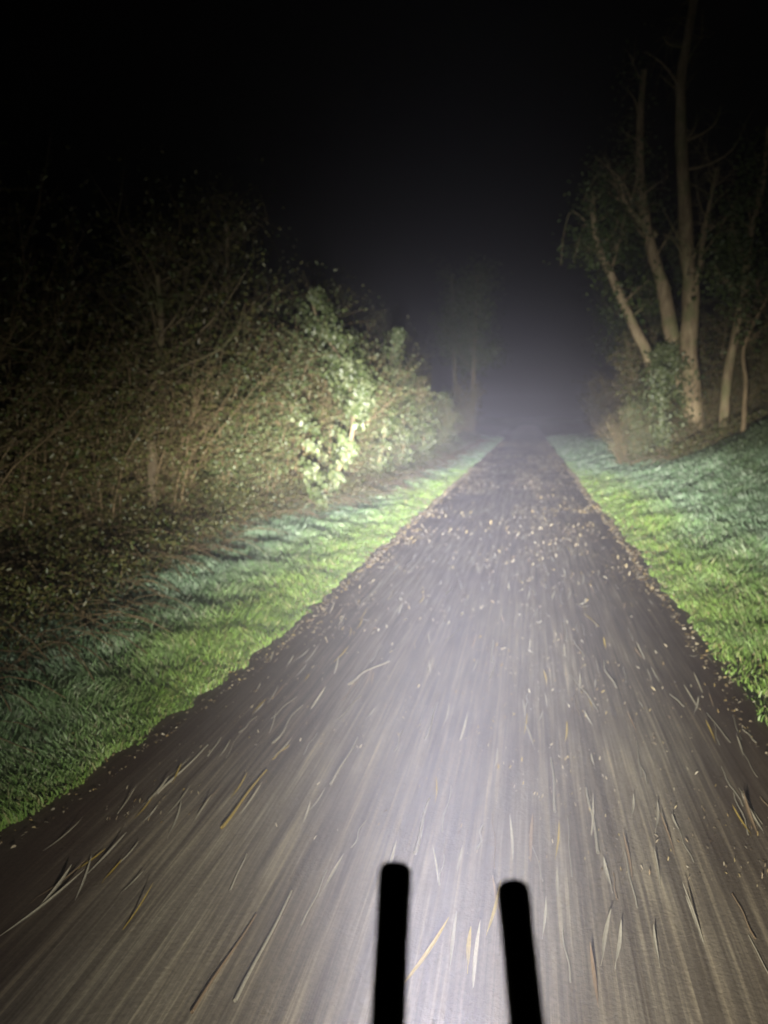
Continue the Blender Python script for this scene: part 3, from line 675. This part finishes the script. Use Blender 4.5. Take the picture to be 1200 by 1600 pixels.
# ------------------------------------------------------------------ bicycle with its forward bars
bk = thing('bicycle', (-.05, .0, 0), 'black bicycle whose two upturned bar extensions poke up at the bottom', 'bicycle')
def pipe(name, pts, r, mat, parent, sides=20, k=24, cap=True, origin=(-.05, 0, 0)):
    Q = spline([tuple(Vector(p)-Vector(origin)) for p in pts], k) if len(pts) > 2 else np.array([Vector(p)-Vector(origin) for p in pts])
    rad = np.full(len(Q), r)
    if cap:
        d = Q[-1]-Q[-2]; d /= np.linalg.norm(d); e = [Q[-1]+d*r*s for s in (.25, .42, .5)]; Q = np.concatenate([Q, e]); rad = np.concatenate([rad, [r*.93, r*.7, r*.02]])
    v, f = tubes(Q[None], rad[None], sides); return link(name, mesh(name, v, f, mat, True), parent)
for (tx, ty, tw), (bx_, by_, bw) in (((617, 1372, 50), (606, 1600, 56)), ((803, 1402, 50), (823, 1600, 57))):
    d = .0225; p1 = atd(tx, ty, FPX*d/tw); p0 = atd(bx_, by_, FPX*d/bw)
    dr = (p1-p0).normalized(); p2 = p0-dr*.05
    pts = [p2+Vector((0, -.34, -.06)), p2+Vector((0, -.2, -.06)), p2+Vector((0, -.06, -.045)), p2, p0, p1-dr*.05, p1]
    e = pipe('bar_extension', pts, d/2, M_BLACK, bk, k=60)
    g = pipe('end_plug', [p1-dr*.012, p1+dr*.004], d/2+.0004, M_RUBBER, e)
zb = atd(700, 1600, .47).z-.11
pipe('handlebar', [(-.32, .02, zb), (-.2, .03, zb), (0, .03, zb), (.1, .03, zb), (.22, .02, zb)], .0135, M_BLACK, bk)
pipe('stem', [(-.05, .03, zb), (-.05, -.05, zb-.05)], .016, M_BLACK, bk)
pipe('head_tube', [(-.05, -.06, zb-.02), (-.05, .0, .70)], .022, M_BLACK, bk)
pipe('down_tube', [(-.05, -.04, .76), (-.05, -.42, .46), (-.05, -.52, .28)], .022, M_BLACK, bk)
pipe('top_tube', [(-.05, -.04, zb-.09), (-.05, -.62, .78)], .018, M_BLACK, bk)
pipe('seat_tube', [(-.05, -.52, .28), (-.05, -.66, .92)], .017, M_BLACK, bk)
for s in (-1, 1):
    pipe('fork_blade', [(-.05+s*.03, 0, .70), (-.05+s*.05, -.04, .5), (-.05+s*.052, -.08, .34)], .011, M_BLACK, bk)
    pipe('stay', [(-.05+s*.03, -.53, .29), (-.05+s*.06, -.95, .34)], .009, M_BLACK, bk)
def wheel(y):
    a = np.linspace(0, 2*np.pi, 49); 
    def torus(name, R_, r, mat, par):
        Q = np.stack([0*a, y+np.cos(a)*R_, .34+np.sin(a)*R_], -1); v, f = tubes(Q[None], np.full((1, 49), r), 10); return link(name, mesh(name, v, f, mat, True), par)
    w_ = torus('wheel', .305, .011, M_STEEL, bk); torus('tyre', .322, .016, M_RUBBER, w_)
    b = np.arange(24)*2*np.pi/24; S = np.stack([np.stack([0*b+.01, y+np.cos(b)*.02, .34+np.sin(b)*.02], -1), np.stack([0*b, y+np.cos(b+.1)*.3, .34+np.sin(b+.1)*.3], -1)], 1)
    link('spokes', mesh('spokes', *tubes(S, np.full((24, 2), .001), 4), M_STEEL), w_)
wheel(-.08); wheel(-.95)
for s_, z_ in ((-1, .12), (1, .44)):
    cr = pipe('crank', [(-.05+s_*.05, -.52, .28), (-.05+s_*.07, -.52+s_*.05, z_)], .009, M_BLACK, bk)
    pipe('pedal', [(-.05+s_*.07, -.52+s_*.05, z_), (-.05+s_*.17, -.52+s_*.05, z_)], .018, M_BLACK, cr)
# saddle
bm = bmesh.new(); bmesh.ops.create_uvsphere(bm, u_segments=20, v_segments=12, radius=1)
for v in bm.verts:
    q = v.co.y; wdt = .065 if q < 0 else .065*(1-q)+.02*q
    v.co = Vector((v.co.x*wdt, -.68+q*.13, .95+max(v.co.z, -.5)*.03))
me = bpy.data.meshes.new('saddle'); bm.to_mesh(me); bm.free(); me.materials.append(M_BLACK); link('saddle', me, bk)
# headlamp on a bracket from the handlebar
hl = pipe('headlamp', [(LAMP.x, LAMP.y-.13, LAMP.z), (LAMP.x, LAMP.y-.03, LAMP.z)], .02, M_BLACK, bk, cap=False)
ln_ = pipe('lens', [(LAMP.x, LAMP.y-.045, LAMP.z), (LAMP.x, LAMP.y-.032, LAMP.z)], .018, M_LENS, hl)
pipe('bracket', [(LAMP.x, .0, .72), (LAMP.x, .10, .70), (LAMP.x, LAMP.y-.1, LAMP.z+.01)], .008, M_BLACK, hl)

# ------------------------------------------------------------------ haze
bm = bmesh.new(); bmesh.ops.create_cube(bm, size=1)
for v in bm.verts: v.co = Vector((v.co.x*900, 270+v.co.y*700, 7.5+v.co.z*19))
me = bpy.data.meshes.new('haze'); bm.to_mesh(me); bm.free()
m = bpy.data.materials.new('haze_air'); m.use_nodes = True; N = m.node_tree.nodes; N.clear()
out = N.new('ShaderNodeOutputMaterial'); pv = N.new('ShaderNodeVolumePrincipled')
pv.inputs['Color'].default_value = (.80, .80, 1.0, 1); pv.inputs['Density'].default_value = .0031; pv.inputs['Anisotropy'].default_value = 0
m.node_tree.links.new(pv.outputs['Volume'], out.inputs['Volume']); me.materials.append(m)
tag(link('haze', me), 'thin night mist hanging over the whole path and verges', 'haze', kind='stuff')
